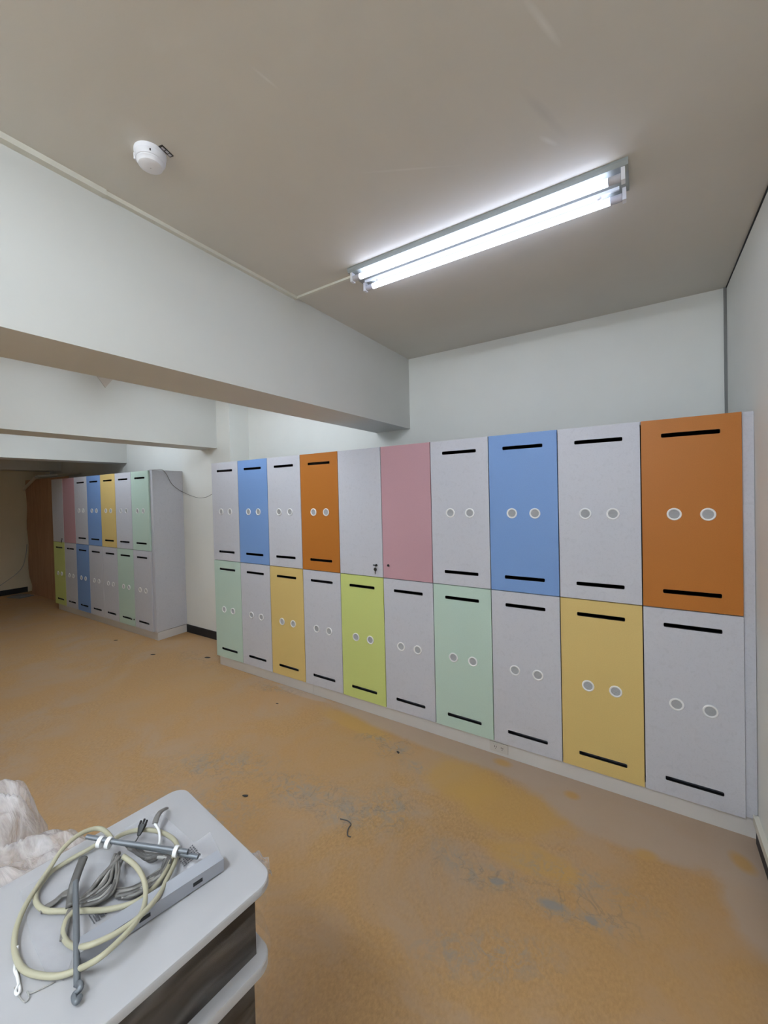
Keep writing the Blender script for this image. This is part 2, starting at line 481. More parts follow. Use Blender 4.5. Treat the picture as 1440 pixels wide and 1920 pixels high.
def locker_bank(name, label, loc, cols, cw, upper, lower, depth, plinth, locks, ends, filler=0.0, end=0.0):
    """upper / lower: colour names left to right, a trailing '-' leaves slots and vents out"""
    root = thing(name, label, 'locker', loc)
    W = cols * cw
    y0, y1 = TH + 0.002, depth
    tt = 0.018
    xr = W - 0.001 + end
    bm = boxes((0.001, tt, y0, y1, ZD, ZT - 0.001), (xr - tt - end, xr, y0, y1, ZD, ZT - 0.001), (tt, xr - tt - end, y0, y1, ZD, ZD + tt), (tt, xr - tt - end, y0, y1, ZT - 0.001 - tt, ZT - 0.001))
    obj('carcass', bm, M['white'], root)
    bm = boxes((tt, xr - tt - end, y0 + 0.05, y1 - 0.008, ZS - tt / 2, ZS + tt / 2), (tt, xr - tt - end, y1 - 0.008, y1, ZD + tt, ZT - 0.001 - tt))
    for i in range(1, cols):
        for za, zb in ((ZD + tt, ZS - tt / 2), (ZS + tt / 2, ZT - 0.001 - tt)):
            box(bm, i * cw - tt / 2, i * cw + tt / 2, y0 + 0.05, y1 - 0.008, za, zb)
    obj('interior', bm, M['inside'], root)
    obj('plinth', boxes((plinth[0], plinth[1], 0.032, y1 if ends else 0.050, 0, ZD - 0.006)), M['plinth'], root, bevel=0.001)
    if filler:
        obj('filler_panel', boxes((W + 0.001, W + filler, 0.020, 0.038, ZD, ZT - 0.002)), M['white'], root)
    for zz, row in ((ZS, upper), (ZD, lower)):
        for i, cname in enumerate(row):
            plain = cname.endswith('-')
            cn = cname.rstrip('-')
            d = link('door', door_mesh(cw, cn, not plain), root, (i * cw, 0, zz))
            where = ('upper' if zz == ZS else 'lower')
            d['label'] = '%s %s locker door%s' % (where, {'white': 'speckled white', 'mint': 'mint green', 'lime': 'lime green'}.get(cn, cn), ' without slots' if plain else '')
            if not plain:
                for vx in (0.345 * cw, 0.678 * cw):
                    link('vent_ring', RING, d, (vx, 0, DH / 2 - 0.001))
                    link('vent_grille', GRILLE, d, (vx, 0, DH / 2 - 0.001))
            for (lr, li, lx, lz) in locks:
                if lr == where and li == i:
                    link('lock', LOCK, d, (lx, 0, lz))
    return root

bank_a = locker_bank('locker_bank', 'narrow three-column locker bank with a mint lower left door, standing right of the black skirting', (0, 0, 0), 3, CW,
                     ['white', 'blue', 'white'], ['mint', 'white', 'yellow'], 0.42, (0.004, 1.251), [], False)
bank_b = locker_bank('locker_bank', 'largest nearest locker bank, seven columns with two orange doors, against the right wall', (1.2, 0, 0), 7, CW,
                     ['orange', 'white-', 'pink-', 'white', 'blue', 'white', 'orange'], ['white', 'lime', 'white', 'mint', 'white', 'yellow', 'white'],
                     0.42, (0.053, 2.843), [('upper', 1, 0.343, 0.088), ('upper', 2, 0.046, 0.094)], False, 0.043)
FX, FY = -4.103, 0.054
bank_c = locker_bank('locker_bank', 'seven-column locker bank farther off on the left, grey side panel showing', (FX, FY, 0), 7, 0.4022,
                     ['white-', 'pink-', 'white', 'blue', 'yellow', 'white', 'mint'], ['lime', 'white', 'blue', 'white', 'white', 'mint', 'white'],
                     0.392, (0.02, 2.862), [('upper', 0, 0.335, 0.05), ('lower', 5, 0.375, 0.09)], True, 0.0, 0.052)

def key(loc, label, fob=True):
    k = thing('key', label, 'key', loc)
    bm = bmesh.new()
    box(bm, -0.024, 0.002, -0.0035, -0.001, -0.004, 0.004)
    obj('key_bow', bm, M['black'], k, bevel=0.001)
    bm = bmesh.new()
    lathe(bm, [(0.012, -0.003), (0.013, 0.0), (0.012, 0.003)], 16, Matrix.Translation((-0.004, -0.005, -0.030)) @ rotx)
    obj('key_fob', bm, M['black'], k, 0.6)
    bm = bmesh.new()
    tube_mesh(bm, [(-0.004, -0.004, -0.002), (-0.0045, -0.006, -0.012), (-0.004, -0.005, -0.022)], 0.0012, 6)
    tube_mesh(bm, [(-0.005, -0.005, -0.04), (-0.006, -0.005, -0.058), (-0.006, -0.0045, -0.066)], [0.0035, 0.0015], 6)
    obj('key_blade', bm, M['black'], k)
    return k
key((1.943, -0.007, 1.147), 'black key hanging in the lock of the plain white door beside the pink door')
key((FX + 0.337, FY - 0.007, 1.110), 'small dark key in the lock at the far left locker bank')

# power outlet let into the plinth
r = thing('power_outlet', 'cream double power outlet in the white plinth below the green door', 'outlet', (2.82, 0.0305, 0.051))
obj('cover_plate', boxes((-0.058, 0.058, -0.006, 0.001, -0.030, 0.030)), M['socket'], r, bevel=0.002)
for sx in (-0.02, 0.022):
    s = obj('socket', boxes((sx - 0.016, sx + 0.016, -0.0085, -0.006, -0.016, 0.016)), M['socket'], r, bevel=0.002)
    obj('socket_slot', boxes((sx - 0.007, sx - 0.004, -0.0092, -0.0084, -0.002, 0.009), (sx + 0.004, sx + 0.007, -0.0092, -0.0084, -0.002, 0.009),
                             (sx - 0.002, sx + 0.002, -0.0092, -0.0084, -0.011, -0.007)), M['black'], s)

# ------------------------------------------------------------------ ceiling lights
def ceiling_light(loc, label, power, rz=0.0, col=(0.84, 0.94, 1.05)):
    """twin batten, 1.27 m long along X"""
    root = thing('ceiling_light', label, 'light', loc, rz)
    tm = glow(power, col)
    L = 0.632
    bm = bmesh.new()
    prof = [(-0.086, 0.0), (-0.086, -0.010), (-0.078, -0.022), (0.078, -0.022), (0.086, -0.010), (0.086, 0.0)]
    a = [bm.verts.new((-L, y, z)) for y, z in prof]
    b = [bm.verts.new((L, y, z)) for y, z in prof]
    for i in range(len(prof)):
        j = (i + 1) % len(prof)
        bm.faces.new((a[i], a[j], b[j], b[i]))
    bm.faces.new(a)
    bm.faces.new(list(reversed(b)))
    obj('base_plate', bm, M['enamel'], root)
    for ty in (-0.060, 0.060):
        bm = bmesh.new()
        lathe(bm, [(0.0138, -0.567), (0.0138, 0.567)], 20, Matrix.Translation((0.0, ty, -0.050)) @ Matrix.Rotation(PI / 2, 4, 'Y'))
        tb = obj('lamp_tube', bm, tm, root, 0.6)
        for s in (-1, 1):
            bm = bmesh.new()
            lathe(bm, [(0.0145, 0.0), (0.0145, 0.040), (0.012, 0.042)], 20, Matrix.Translation((s * 0.567, ty, -0.050)) @ Matrix.Rotation(s * PI / 2, 4, 'Y'))
            obj('tube_cap', bm, M['cap'], tb, 0.6)
            bm = bmesh.new()
            x0, x1 = sorted((s * 0.609, s * 0.622))
            box(bm, x0, x1, ty - 0.014, ty + 0.014, -0.068, -0.018)
            obj('lamp_holder', bm, M['smoke'], root, bevel=0.005)
    bm = bmesh.new()
    box(bm, -0.60, 0.60, 0.028, 0.036, -0.034, -0.022)
    rail = obj('wire_rail', bm, M['rail'], root, bevel=0.002)
    for x in (-0.52, 0.53):
        bm = bmesh.new()
        lathe(bm, [(0.004, 0.0), (0.009, 0.003), (0.009, 0.010), (0.004, 0.013)], 14, Matrix.Translation((x, 0.032, -0.047)))
        obj('rail_clip', bm, M['smoke'], rail, 0.6)
    return root
ceiling_light((2.945, -0.675, ZC), 'lit twin-tube ceiling light above the near lockers', TUBE_NEAR, 0.0, (0.80, 0.90, 1.16))
ceiling_light((3.00, -3.20, ZC), 'added twin-tube fill light on the ceiling just behind the camera', TUBE_REAR)  # unseen fixture added as fill for lockers and foreground
ceiling_light((2.60, -4.60, ZC), 'added unseen twin-tube fill light at the rear of the room, farthest from the lockers', TUBE_REAR)  # second added fill fixture, out of view
ceiling_light((0.75, -0.75, ZC), 'lit twin-tube ceiling light hidden between the two nearest beams', TUBE_BAY)
ceiling_light((-1.95, -0.75, ZC), 'lit twin-tube ceiling light hidden above the far locker bank', TUBE_BAY)

# white plastic trunking along beam and ceiling
r = thing('cable_trunking', 'white plastic cable trunking along the top of the nearest beam', 'trunking', (1.868, -0.69, ZC))
obj('trunking_length', boxes((0.0, 0.022, -1.026, 0.0, -0.016, 0.0)), M['pvc'], r, bevel=0.002)
obj('trunking_length', boxes((0.0, 0.028, -4.5, -1.026, -0.021, 0.0)), M['pvc'], r, bevel=0.002)
obj('trunking_branch', boxes((0.022, 0.45, -0.006, 0.010, -0.012, 0.0)), M['pvc'], r, bevel=0.002)

# smoke detector and its name plate
r = thing('smoke_detector', 'round white smoke detector on the ceiling', 'detector', (2.200, -1.712, ZC), 0.2)
bm = bmesh.new()
lathe(bm, [(0.049, 0.0), (0.049, -0.009), (0.047, -0.013), (0.0475, -0.016), (0.0465, -0.027), (0.0445, -0.031), (0.042, -0.032)], 40)
obj('base', bm, M['smoke'], r, 0.6)
bm = bmesh.new()
lathe(bm, [(0.0425, -0.031), (0.042, -0.036), (0.040, -0.038), (0.037, -0.046), (0.029, -0.050), (0.008, -0.052), (0.001, -0.052)], 40)
dm = obj('sensor_dome', bm, M['smoke'], r, 0.6)
bm = bmesh.new()
lathe(bm, [(0.002, -0.0515), (0.002, -0.0532), (0.0005, -0.0534)], 10)
obj('sensor_pin', bm, M['cap'], dm)
bm = boxes((-0.010, 0.010, -0.054, -0.040, -0.022, 0.0))
cl = obj('clip_tab', bm, M['smoke'], r, bevel=0.003)
cl.rotation_euler = (0, 0, math.radians(-75))
bm = bmesh.new()
box(bm, -0.003, 0.003, -0.0552, -0.0535, -0.017, -0.011)
obj('clip_screw', bm, M['black'], cl)
bm = bmesh.new()
box(bm, -0.002, 0.002, -0.0485, -0.0455, -0.026, -0.020)
obj('indicator', bm, M['black'], r).rotation_euler = (0, 0, math.radians(50))
r = thing('ceiling_tag', 'small grey tag on the ceiling beside the smoke detector', 'tag', (2.252, -1.686, ZC), math.radians(104))
obj('plate', boxes((-0.024, 0.024, -0.008, 0.008, -0.002, 0.0)), M['debris'], r, bevel=0.0005)
obj('print', boxes((-0.018, -0.006, -0.004, 0.004, -0.0026, -0.0018), (-0.003, 0.008, -0.005, 0.003, -0.0026, -0.0018), (0.011, 0.020, -0.004, 0.005, -0.0026, -0.0018)), M['cap'], r)

# triangular plate on the second beam
bm = bmesh.new()
tri = [(-0.695, 2.704), (-0.772, 2.812), (-0.617, 2.812)]
a = [bm.verts.new((-0.5295, y, z)) for y, z in tri]
b = [bm.verts.new((-0.522, y, z)) for y, z in tri]
bm.faces.new(a)
bm.faces.new(list(reversed(b)))
for i in range(3): bm.faces.new((a[i], a[(i + 1) % 3], b[(i + 1) % 3], b[i]))
tag(obj('triangular_plate', bm, M['paperplate']), 'small beige triangle pointing down on the second ceiling beam', 'plate')

# ------------------------------------------------------------------ far left corner
r = thing('plywood_panel', 'brown plywood board upright beside the far locker bank', 'board', (-5.05, 0.28, 0))
bm = bmesh.new()
# slightly uneven left edge
N = 14
prof = [(-0.90 + 0.03 * math.sin(i * 1.3) + (0.10 if i < 2 else 0.0), 0.0 + 2.075 * i / N) for i in range(N + 1)]
fr = [bm.verts.new((x, 0, z)) for x, z in prof] + [bm.verts.new((0.925, 0, 2.075)), bm.verts.new((0.925, 0, 0.0))]
f = bm.faces.new(fr)
e = bmesh.ops.extrude_face_region(bm, geom=[f])
bmesh.ops.translate(bm, verts=[v for v in e['geom'] if isinstance(v, bmesh.types.BMVert)], vec=(0, 0.015, 0))
obj('panel', bm, M['ply'], r)
bm = boxes((-0.86, 0.9, 0.015, 0.05, 0.25, 0.30), (-0.86, 0.9, 0.015, 0.05, 1.6, 1.65))
obj('batten', bm, M['ply'], r)
bm = bmesh.new()
tube_mesh(bm, [(-6.11, 0.2981, 1.9097), (-5.7995, 0.225, 1.931), (-5.2783, 0.225, 2.1064), (-5.3838, 0.28, 2.1261), (-5.264, 0.55, 2.1509), (-4.7373, 0.68, 2.1445)], 0.024, 10, curve=False)
tag(obj('conduit_pipe', bm, M['pvc'], None, 0.6), 'bent cream conduit pipe above the plywood board', 'pipe')
bm = bmesh.new()
tube_mesh(bm, [(-5.95, 0.262, 0.90), (-5.99, 0.255, 0.72), (-6.06, 0.2, 0.45), (-6.112, -0.02, 0.24), (-6.108, -0.25, 0.10), (-6.09, -0.38, 0.008)], 0.005, 6)
tag(obj('loose_wire', bm, M['lightgrey'], None, True), 'thin loose wire hanging at the far left wall', 'wire')
bm = boxes((-0.16, 0.16, -0.11, 0.11, 0, 0.012), (-0.15, 0.10, -0.07, 0.10, 0.012, 0.026))
o = obj('grey_board', bm, M['trimgrey'], None, bevel=0.002, loc=(-5.72, 0.08, 0.0))
o.rotation_euler = (0, 0, 0.3)
tag(o, 'small dark grey board lying on the floor in the far left corner', 'board')

# wire between the two banks
bm = bmesh.new()
tube_mesh(bm, [(-1.34, 0.1, 2.02), (-1.29, 0.16, 2.024), (-1.245, 0.2, 2.022), (-1.229, 0.2408, 1.9709), (-1.229, 0.3026, 1.8557), (-1.228, 0.3873, 1.7837), (-1.226, 0.4334, 1.7569), (-1.1389, 0.435, 1.7285), (-1.0049, 0.42, 1.7002), (-0.7733, 0.36, 1.6754), (-0.54, 0.3, 1.6824), (-0.2961, 0.22, 1.7204)], 0.0032, 6)
tag(obj('wire', bm, M['greycable'], None, True), 'thin dark wire drooping from the far locker bank to the near one', 'wire')

# ------------------------------------------------------------------ wrapped stands in the foreground
RZ = math.radians(-7.1)
TC = (2.717, -2.206)
TW, TL = 0.418, 0.62
def rounded_slab(bm, w_, l, r_, z0, z1, n=6):
    pts = rrect(0, 0, w_, l, r_, n)
    prof = [(0.003, z0), (0.0, z0 + 0.003), (0.0, z1 - 0.004), (0.0015, z1 - 0.0012), (0.005, z1)]
    rings = [[bm.verts.new((x * (1 - 2 * d / w_), y * (1 - 2 * d / l), z)) for x, y in pts] for d, z in prof]
    k = len(pts)
    for a, b in zip(rings, rings[1:]):
        for i in range(k): bm.faces.new((a[i], a[(i + 1) % k], b[(i + 1) % k], b[i]))
    bm.faces.new(list(reversed(rings[0])))
    bm.faces.new(rings[-1])
def wrap_bm(w_, l, r_, levels, seed):
    """film skirt: levels = (z, outset, roughness)"""
    bm = bmesh.new()
    base = rrect(0, 0, w_, l, r_, 6)
    # resample the loop finely
    P = [Vector((x, y, 0)) for x, y in base]
    loop = []
    for i in range(len(P)):
        a, b = P[i], P[(i + 1) % len(P)]
        k = max(1, int((b - a).length / 0.012))
        loop += [a.lerp(b, s / k) for s in range(k)]
    rings = []
    for z, o, rg in levels:
        ring = []
        for p in loop:
            nrm = Vector((p.x / w_, p.y / l, 0)).normalized()
            q = noise.noise(Vector((p.x * 14 + seed, p.y * 9, z * 11))) + 0.5 * noise.noise(Vector((p.x * 30 + p.y * 25 + z * 30, z * 8, seed)))
            ring.append(bm.verts.new((p.x + nrm.x * (o + abs(q) * rg), p.y + nrm.y * (o + abs(q) * rg), z + q * rg * 0.6)))
        rings.append(ring)
    k = len(loop)
    for a, b in zip(rings, rings[1:]):
        for i in range(k): bm.faces.new((a[i], a[(i + 1) % k], b[(i + 1) % k], b[i]))
    return bm
low = thing('wrapped_cabinet', 'lower film-wrapped dark cabinet with a white rounded top, under the upper stand', 'cabinet', (TC[0] - 0.004, TC[1] - 0.004, 0), RZ)
bm = bmesh.new()
rounded_slab(bm, TW, TL, 0.035, 0.716, 0.74)
obj('top', bm, [M['top']], low, 0.5)
obj('body', boxes((-TW / 2 + 0.025, TW / 2 - 0.030, -TL / 2 + 0.03, TL / 2 - 0.03, 0.0, 0.716)), M['body'], low, bevel=0.003)
bm = wrap_bm(TW, TL, 0.035, [(0.738, 0.003, 0.0), (0.72, 0.004, 0.004), (0.70, 0.004, 0.01), (0.67, -0.006, 0.014), (0.63, -0.014, 0.012), (0.55, -0.02, 0.010), (0.40, -0.022, 0.010), (0.2, -0.022, 0.010), (0.02, -0.022, 0.008)], 3.1)
obj('stretch_film', bm, M['wrap'], low, True)
hi = thing('wrapped_stand', 'upper film-wrapped dark stand with a white rounded top, loaded with cables', 'stand', (TC[0], TC[1], 0.7405), RZ)
bm = bmesh.new()
rounded_slab(bm, TW, TL, 0.035, 0.1395, 0.1595)
obj('top', bm, M['top'], hi, 0.5)
obj('body', boxes((-TW / 2 + 0.025, TW / 2 - 0.030, -TL / 2 + 0.03, TL / 2 - 0.03, 0.0, 0.1395)), M['body'], hi, bevel=0.003)
bm = wrap_bm(TW, TL, 0.035, [(0.158, 0.003, 0.0), (0.14, 0.004, 0.002), (0.125, 0.002, 0.012), (0.10, -0.008, 0.012), (0.07, -0.012, 0.014), (0.04, -0.010, 0.014), (0.02, -0.004, 0.012), (0.006, 0.0, 0.004)], 8.7)
obj('stretch_film', bm, M['wrap'], hi, True)
# loose film tag at the back edge
bm = bmesh.new()
cf = [Vector(p) for p in [(2.8108, -1.8987, 0.885), (2.8133, -1.8819, 0.885), (2.8463, -1.8924, 0.885), (2.8795, -1.9039, 0.885), (2.8628, -1.9111, 0.885)]]
cen = sum(cf, Vector()) / len(cf)
grid = []
for i in range(9):
    row = []
    for j in range(7):
        u, v = i / 8, j / 6
        p = Vector((0.085 * (u - 0.5), 0.045 * v, -0.03 * v + 0.008 * math.sin(u * 17 + v * 5) + 0.01 * noise.noise(Vector((u * 6, v * 6, 2)))))
        p.y -= 0.02 * abs(u - 0.4) * v * 2
        row.append(bm.verts.new(p))
    grid.append(row)
for i in range(8):
    for j in range(6): bm.faces.new((grid[i][j], grid[i + 1][j], grid[i + 1][j + 1], grid[i][j + 1]))
obj('loose_film', bm, M['heapfilm'], hi, True, loc=(0.128, TL / 2 - 0.003, 0.148))

# crumpled film heap left of the stands: a sheet draped over two soft lumps
bm = bmesh.new()
NX, NY = 96, 90
X0, X1, Y0, Y1 = 1.62, 2.475, -2.62, -1.80
grid = []
for i in range(NX + 1):
    row = []
    for j in range(NY + 1):
        x = X0 + (X1 - X0) * i / NX
        y = Y0 + (Y1 - Y0) * j / NY
        h = 0.0
        for cx, cy, rx, ry, top in ((2.02, -2.15, 0.19, 0.20, 0.82), (2.28, -2.11, 0.24, 0.21, 0.75), (1.95, -2.32, 0.26, 0.24, 0.74)):
            d = math.sqrt(((x - cx) / rx) ** 2 + ((y - cy) / ry) ** 2)
            d += 0.16 * noise.noise(Vector((x * 9, y * 9, cx * 5)))
            h = max(h, top * max(0.0, 1 - max(0.0, d - 0.25) ** 3.2 * 2.0))
        # creases: ridged noise stretched along two directions
        u = x * 0.8 + y * 0.6
        v = -x * 0.6 + y * 0.8
        r1 = 1 - abs(noise.noise(Vector((u * 4, v * 19, 1.3)))) * 2
        r2 = 1 - abs(noise.noise(Vector((x * 17, y * 11, 7.7)))) * 2
        k = min(1.0, h / 0.3)
        z = h + k * (0.036 * r1 + 0.012 * r2 - 0.018)
        e = min(i, NX - i, j, NY - j)
        px = x + k * 0.012 * noise.noise(Vector((x * 20, y * 20, h * 12)))
        py = y + k * 0.012 * noise.noise(Vector((x * 20, y * 20, h * 12 + 5)))
        row.append(bm.verts.new((px, py, max(0.002, z) if e else 0.002)))
    grid.append(row)
for i in range(NX):
    for j in range(NY):
        bm.faces.new((grid[i][j], grid[i + 1][j], grid[i + 1][j + 1], grid[i][j + 1]))
bmesh.ops.delete(bm, geom=[f for f in bm.faces if max(v.co.z for v in f.verts) < 0.0025], context='FACES')
tag(obj('plastic_film_heap', bm, M['heapfilm'], None, True), 'crumpled heap of translucent plastic film left of the wrapped stand', 'plastic film')

# ---- things lying on the upper stand (top at z = 0.90)
# clear bag lying under the cables
bagp = [(2.5525, -2.2136, 0.9015), (2.5589, -2.1089, 0.9015), (2.5823, -1.9669, 0.9015), (2.6121, -1.9596, 0.9015), (2.7495, -1.9664, 0.9015), (2.7537, -1.9308, 0.9015), (2.8157, -1.9496, 0.9015), (2.7869, -2.1115, 0.9015), (2.7636, -2.1931, 0.9015), (2.8089, -2.2313, 0.9015), (2.7747, -2.243, 0.9015), (2.6894, -2.2362, 0.9015)]
bm = bmesh.new()
f = bm.faces.new([bm.verts.new((x, y, z)) for x, y, z in bagp])
e = bmesh.ops.extrude_face_region(bm, geom=[f])
bmesh.ops.translate(bm, verts=[v for v in e['geom'] if isinstance(v, bmesh.types.BMVert)], vec=(0, 0, 0.0016))
bag = thing('plastic_bag', 'flat clear plastic bag with dark print lying under the cables', 'bag', (0, 0, 0))
obj('bag_film', bm, M['bagfilm'], bag)
def print_marks(quad, seed, rows, cols_, keep):
    rnd = random.Random(seed)
    q = [Vector(p) for p in quad]
    bm = bmesh.new()
    for i in range(rows):
        for j in range(cols_):
            if rnd.random() > keep: continue
            u0, u1 = (j + rnd.uniform(0, 0.25)) / cols_, (j + rnd.uniform(0.6, 0.95)) / cols_
            v0, v1 = (i + rnd.uniform(0, 0.3)) / rows, (i + rnd.uniform(0.55, 0.9)) / rows
            P = lambda u, v: q[0].lerp(q[1], u).lerp(q[3].lerp(q[2], u), v)
            vs = [P(u0, v0), P(u1, v0), P(u1, v1), P(u0, v1)]
            lo = [bm.verts.new(p + Vector((0, 0, 0.0003))) for p in vs]
            hi_ = [bm.verts.new(p + Vector((0, 0, 0.0007))) for p in vs]
            bm.faces.new(lo)
            bm.faces.new(hi_)
            for k in range(4): bm.faces.new((lo[k], lo[(k + 1) % 4], hi_[(k + 1) % 4], hi_[k]))
    return bm
obj('print', print_marks([(2.7597, -2.0104, 0.9036), (2.7505, -1.9715, 0.9036), (2.7919, -1.9776, 0.9036), (2.7877, -2.0144, 0.9036)], 1, 6, 8, 0.85), M['ink'], bag)
obj('print', print_marks([(2.7259, -2.1651, 0.9036), (2.742, -2.143, 0.9036), (2.7637, -2.1442, 0.9036), (2.759, -2.1674, 0.9036)], 2, 1, 6, 1.0), M['ink'], bag)
obj('print', print_marks([(2.7407, -2.1139, 0.9036), (2.7533, -2.0951, 0.9036), (2.7664, -2.0962, 0.9036), (2.7575, -2.1147, 0.9036)], 3, 1, 6, 0.9), M['ink'], bag)

# grey metal channel
pa, pb, pc = [Vector(p) for p in [(2.8372, -1.9686, 0.928), (2.8693, -1.9732, 0.928), (2.7836, -2.2026, 0.928)]]
ax = (pc - pa)
ln = ax.length
ax.normalize()
sd = Vector((-ax.y, ax.x, 0))
if sd.dot(pb - pa) < 0: sd = -sd
ch = thing('metal_channel', 'long grey metal channel with black slots lying on the stand', 'channel', (pa.x, pa.y, 0.9035), math.atan2(ax.y, ax.x))
sgn = 1.0 if Vector((-ax.y, ax.x, 0)).dot(sd) > 0 else -1.0
WCH, HCH = 0.030, 0.0245
yy = sorted((0.0, sgn * WCH))
bm = bmesh.new()
box(bm, 0, ln, yy[0], yy[1], HCH - 0.002, HCH)
box(bm, 0, ln, yy[0], yy[0] + 0.002, 0, HCH - 0.002)
box(bm, 0, ln, yy[1] - 0.002, yy[1], 0, HCH - 0.002)
box(bm, 0, 0.002, yy[0] + 0.002, yy[1] - 0.002, 0.004, HCH - 0.002)
obj('channel_body', bm, M['channel'], ch)
ys = sgn * WCH
for x in (0.052, ln - 0.095):
    y0_, y1_ = sorted((ys + sgn * 0.0006, ys - sgn * 0.001))
    bm = bmesh.new()
    box(bm, x - 0.009, x + 0.009, y0_, y1_, 0.008, 0.015)
    obj('channel_slot', bm, M['black'], ch, bevel=0.0004)

# cables
coil = thing('cream_cable', 'thick cream cable lying in wide loops on the white top', 'cable', (0, 0, 0))
for pts in ([(2.7, -2.0903, 0.945), (2.7285, -2.0855, 0.94), (2.7556, -2.085, 0.935), (2.7831, -2.0904, 0.93), (2.8031, -2.099, 0.925), (2.8317, -2.1185, 0.93), (2.8517, -2.1436, 0.936), (2.8572, -2.1722, 0.936), (2.8546, -2.1997, 0.934), (2.8226, -2.2176, 0.914), (2.7995, -2.2357, 0.908), (2.7708, -2.2516, 0.908), (2.741, -2.2613, 0.908), (2.7068, -2.2617, 0.908), (2.6704, -2.2545, 0.908), (2.6403, -2.2415, 0.91), (2.6123, -2.2225, 0.912), (2.589, -2.1985, 0.915), (2.5684, -2.1716, 0.92), (2.5545, -2.1485, 0.93), (2.5456, -2.1227, 0.935), (2.5451, -2.097, 0.935), (2.5561, -2.075, 0.93), (2.582, -2.0685, 0.925), (2.6122, -2.0702, 0.92)], [(2.6023, -2.0659, 0.918), (2.6001, -2.0471, 0.915), (2.6097, -2.0249, 0.912), (2.6391, -2.0055, 0.912), (2.6749, -1.9941, 0.912), (2.7171, -1.9937, 0.914), (2.7531, -2.006, 0.916), (2.7794, -2.0298, 0.918), (2.8034, -2.0593, 0.922), (2.8274, -2.0836, 0.93), (2.841, -2.1085, 0.935), (2.8464, -2.133, 0.937), (2.8436, -2.1569, 0.937), (2.8359, -2.1775, 0.937), (2.8224, -2.1977, 0.936), (2.7861, -2.2052, 0.918), (2.7499, -2.2064, 0.908), (2.7284, -2.2031, 0.908), (2.7094, -2.192, 0.91), (2.704, -2.1795, 0.912)], [(2.5794, -2.0832, 0.915), (2.5739, -2.1053, 0.912), (2.567, -2.126, 0.91), (2.5644, -2.1475, 0.909), (2.5635, -2.1671, 0.908), (2.5778, -2.1876, 0.908), (2.5982, -2.2027, 0.908), (2.625, -2.2082, 0.908), (2.653, -2.2038, 0.908), (2.6791, -2.1889, 0.908), (2.7129, -2.1676, 0.908), (2.7457, -2.1492, 0.91), (2.7698, -2.1303, 0.912), (2.7888, -2.1086, 0.914), (2.7909, -2.0847, 0.914), (2.7824, -2.0576, 0.914), (2.7663, -2.0327, 0.914), (2.7459, -2.0106, 0.912)]):
    bm = bmesh.new()
    tube_mesh(bm, pts, 0.0046, 10)
    obj('cable_loop', bm, M['cream'], coil, True)
gb = thing('grey_cable_bundle', 'tangled bundle of thin grey cables inside the cream cable loops', 'cable', (0, 0, 0))
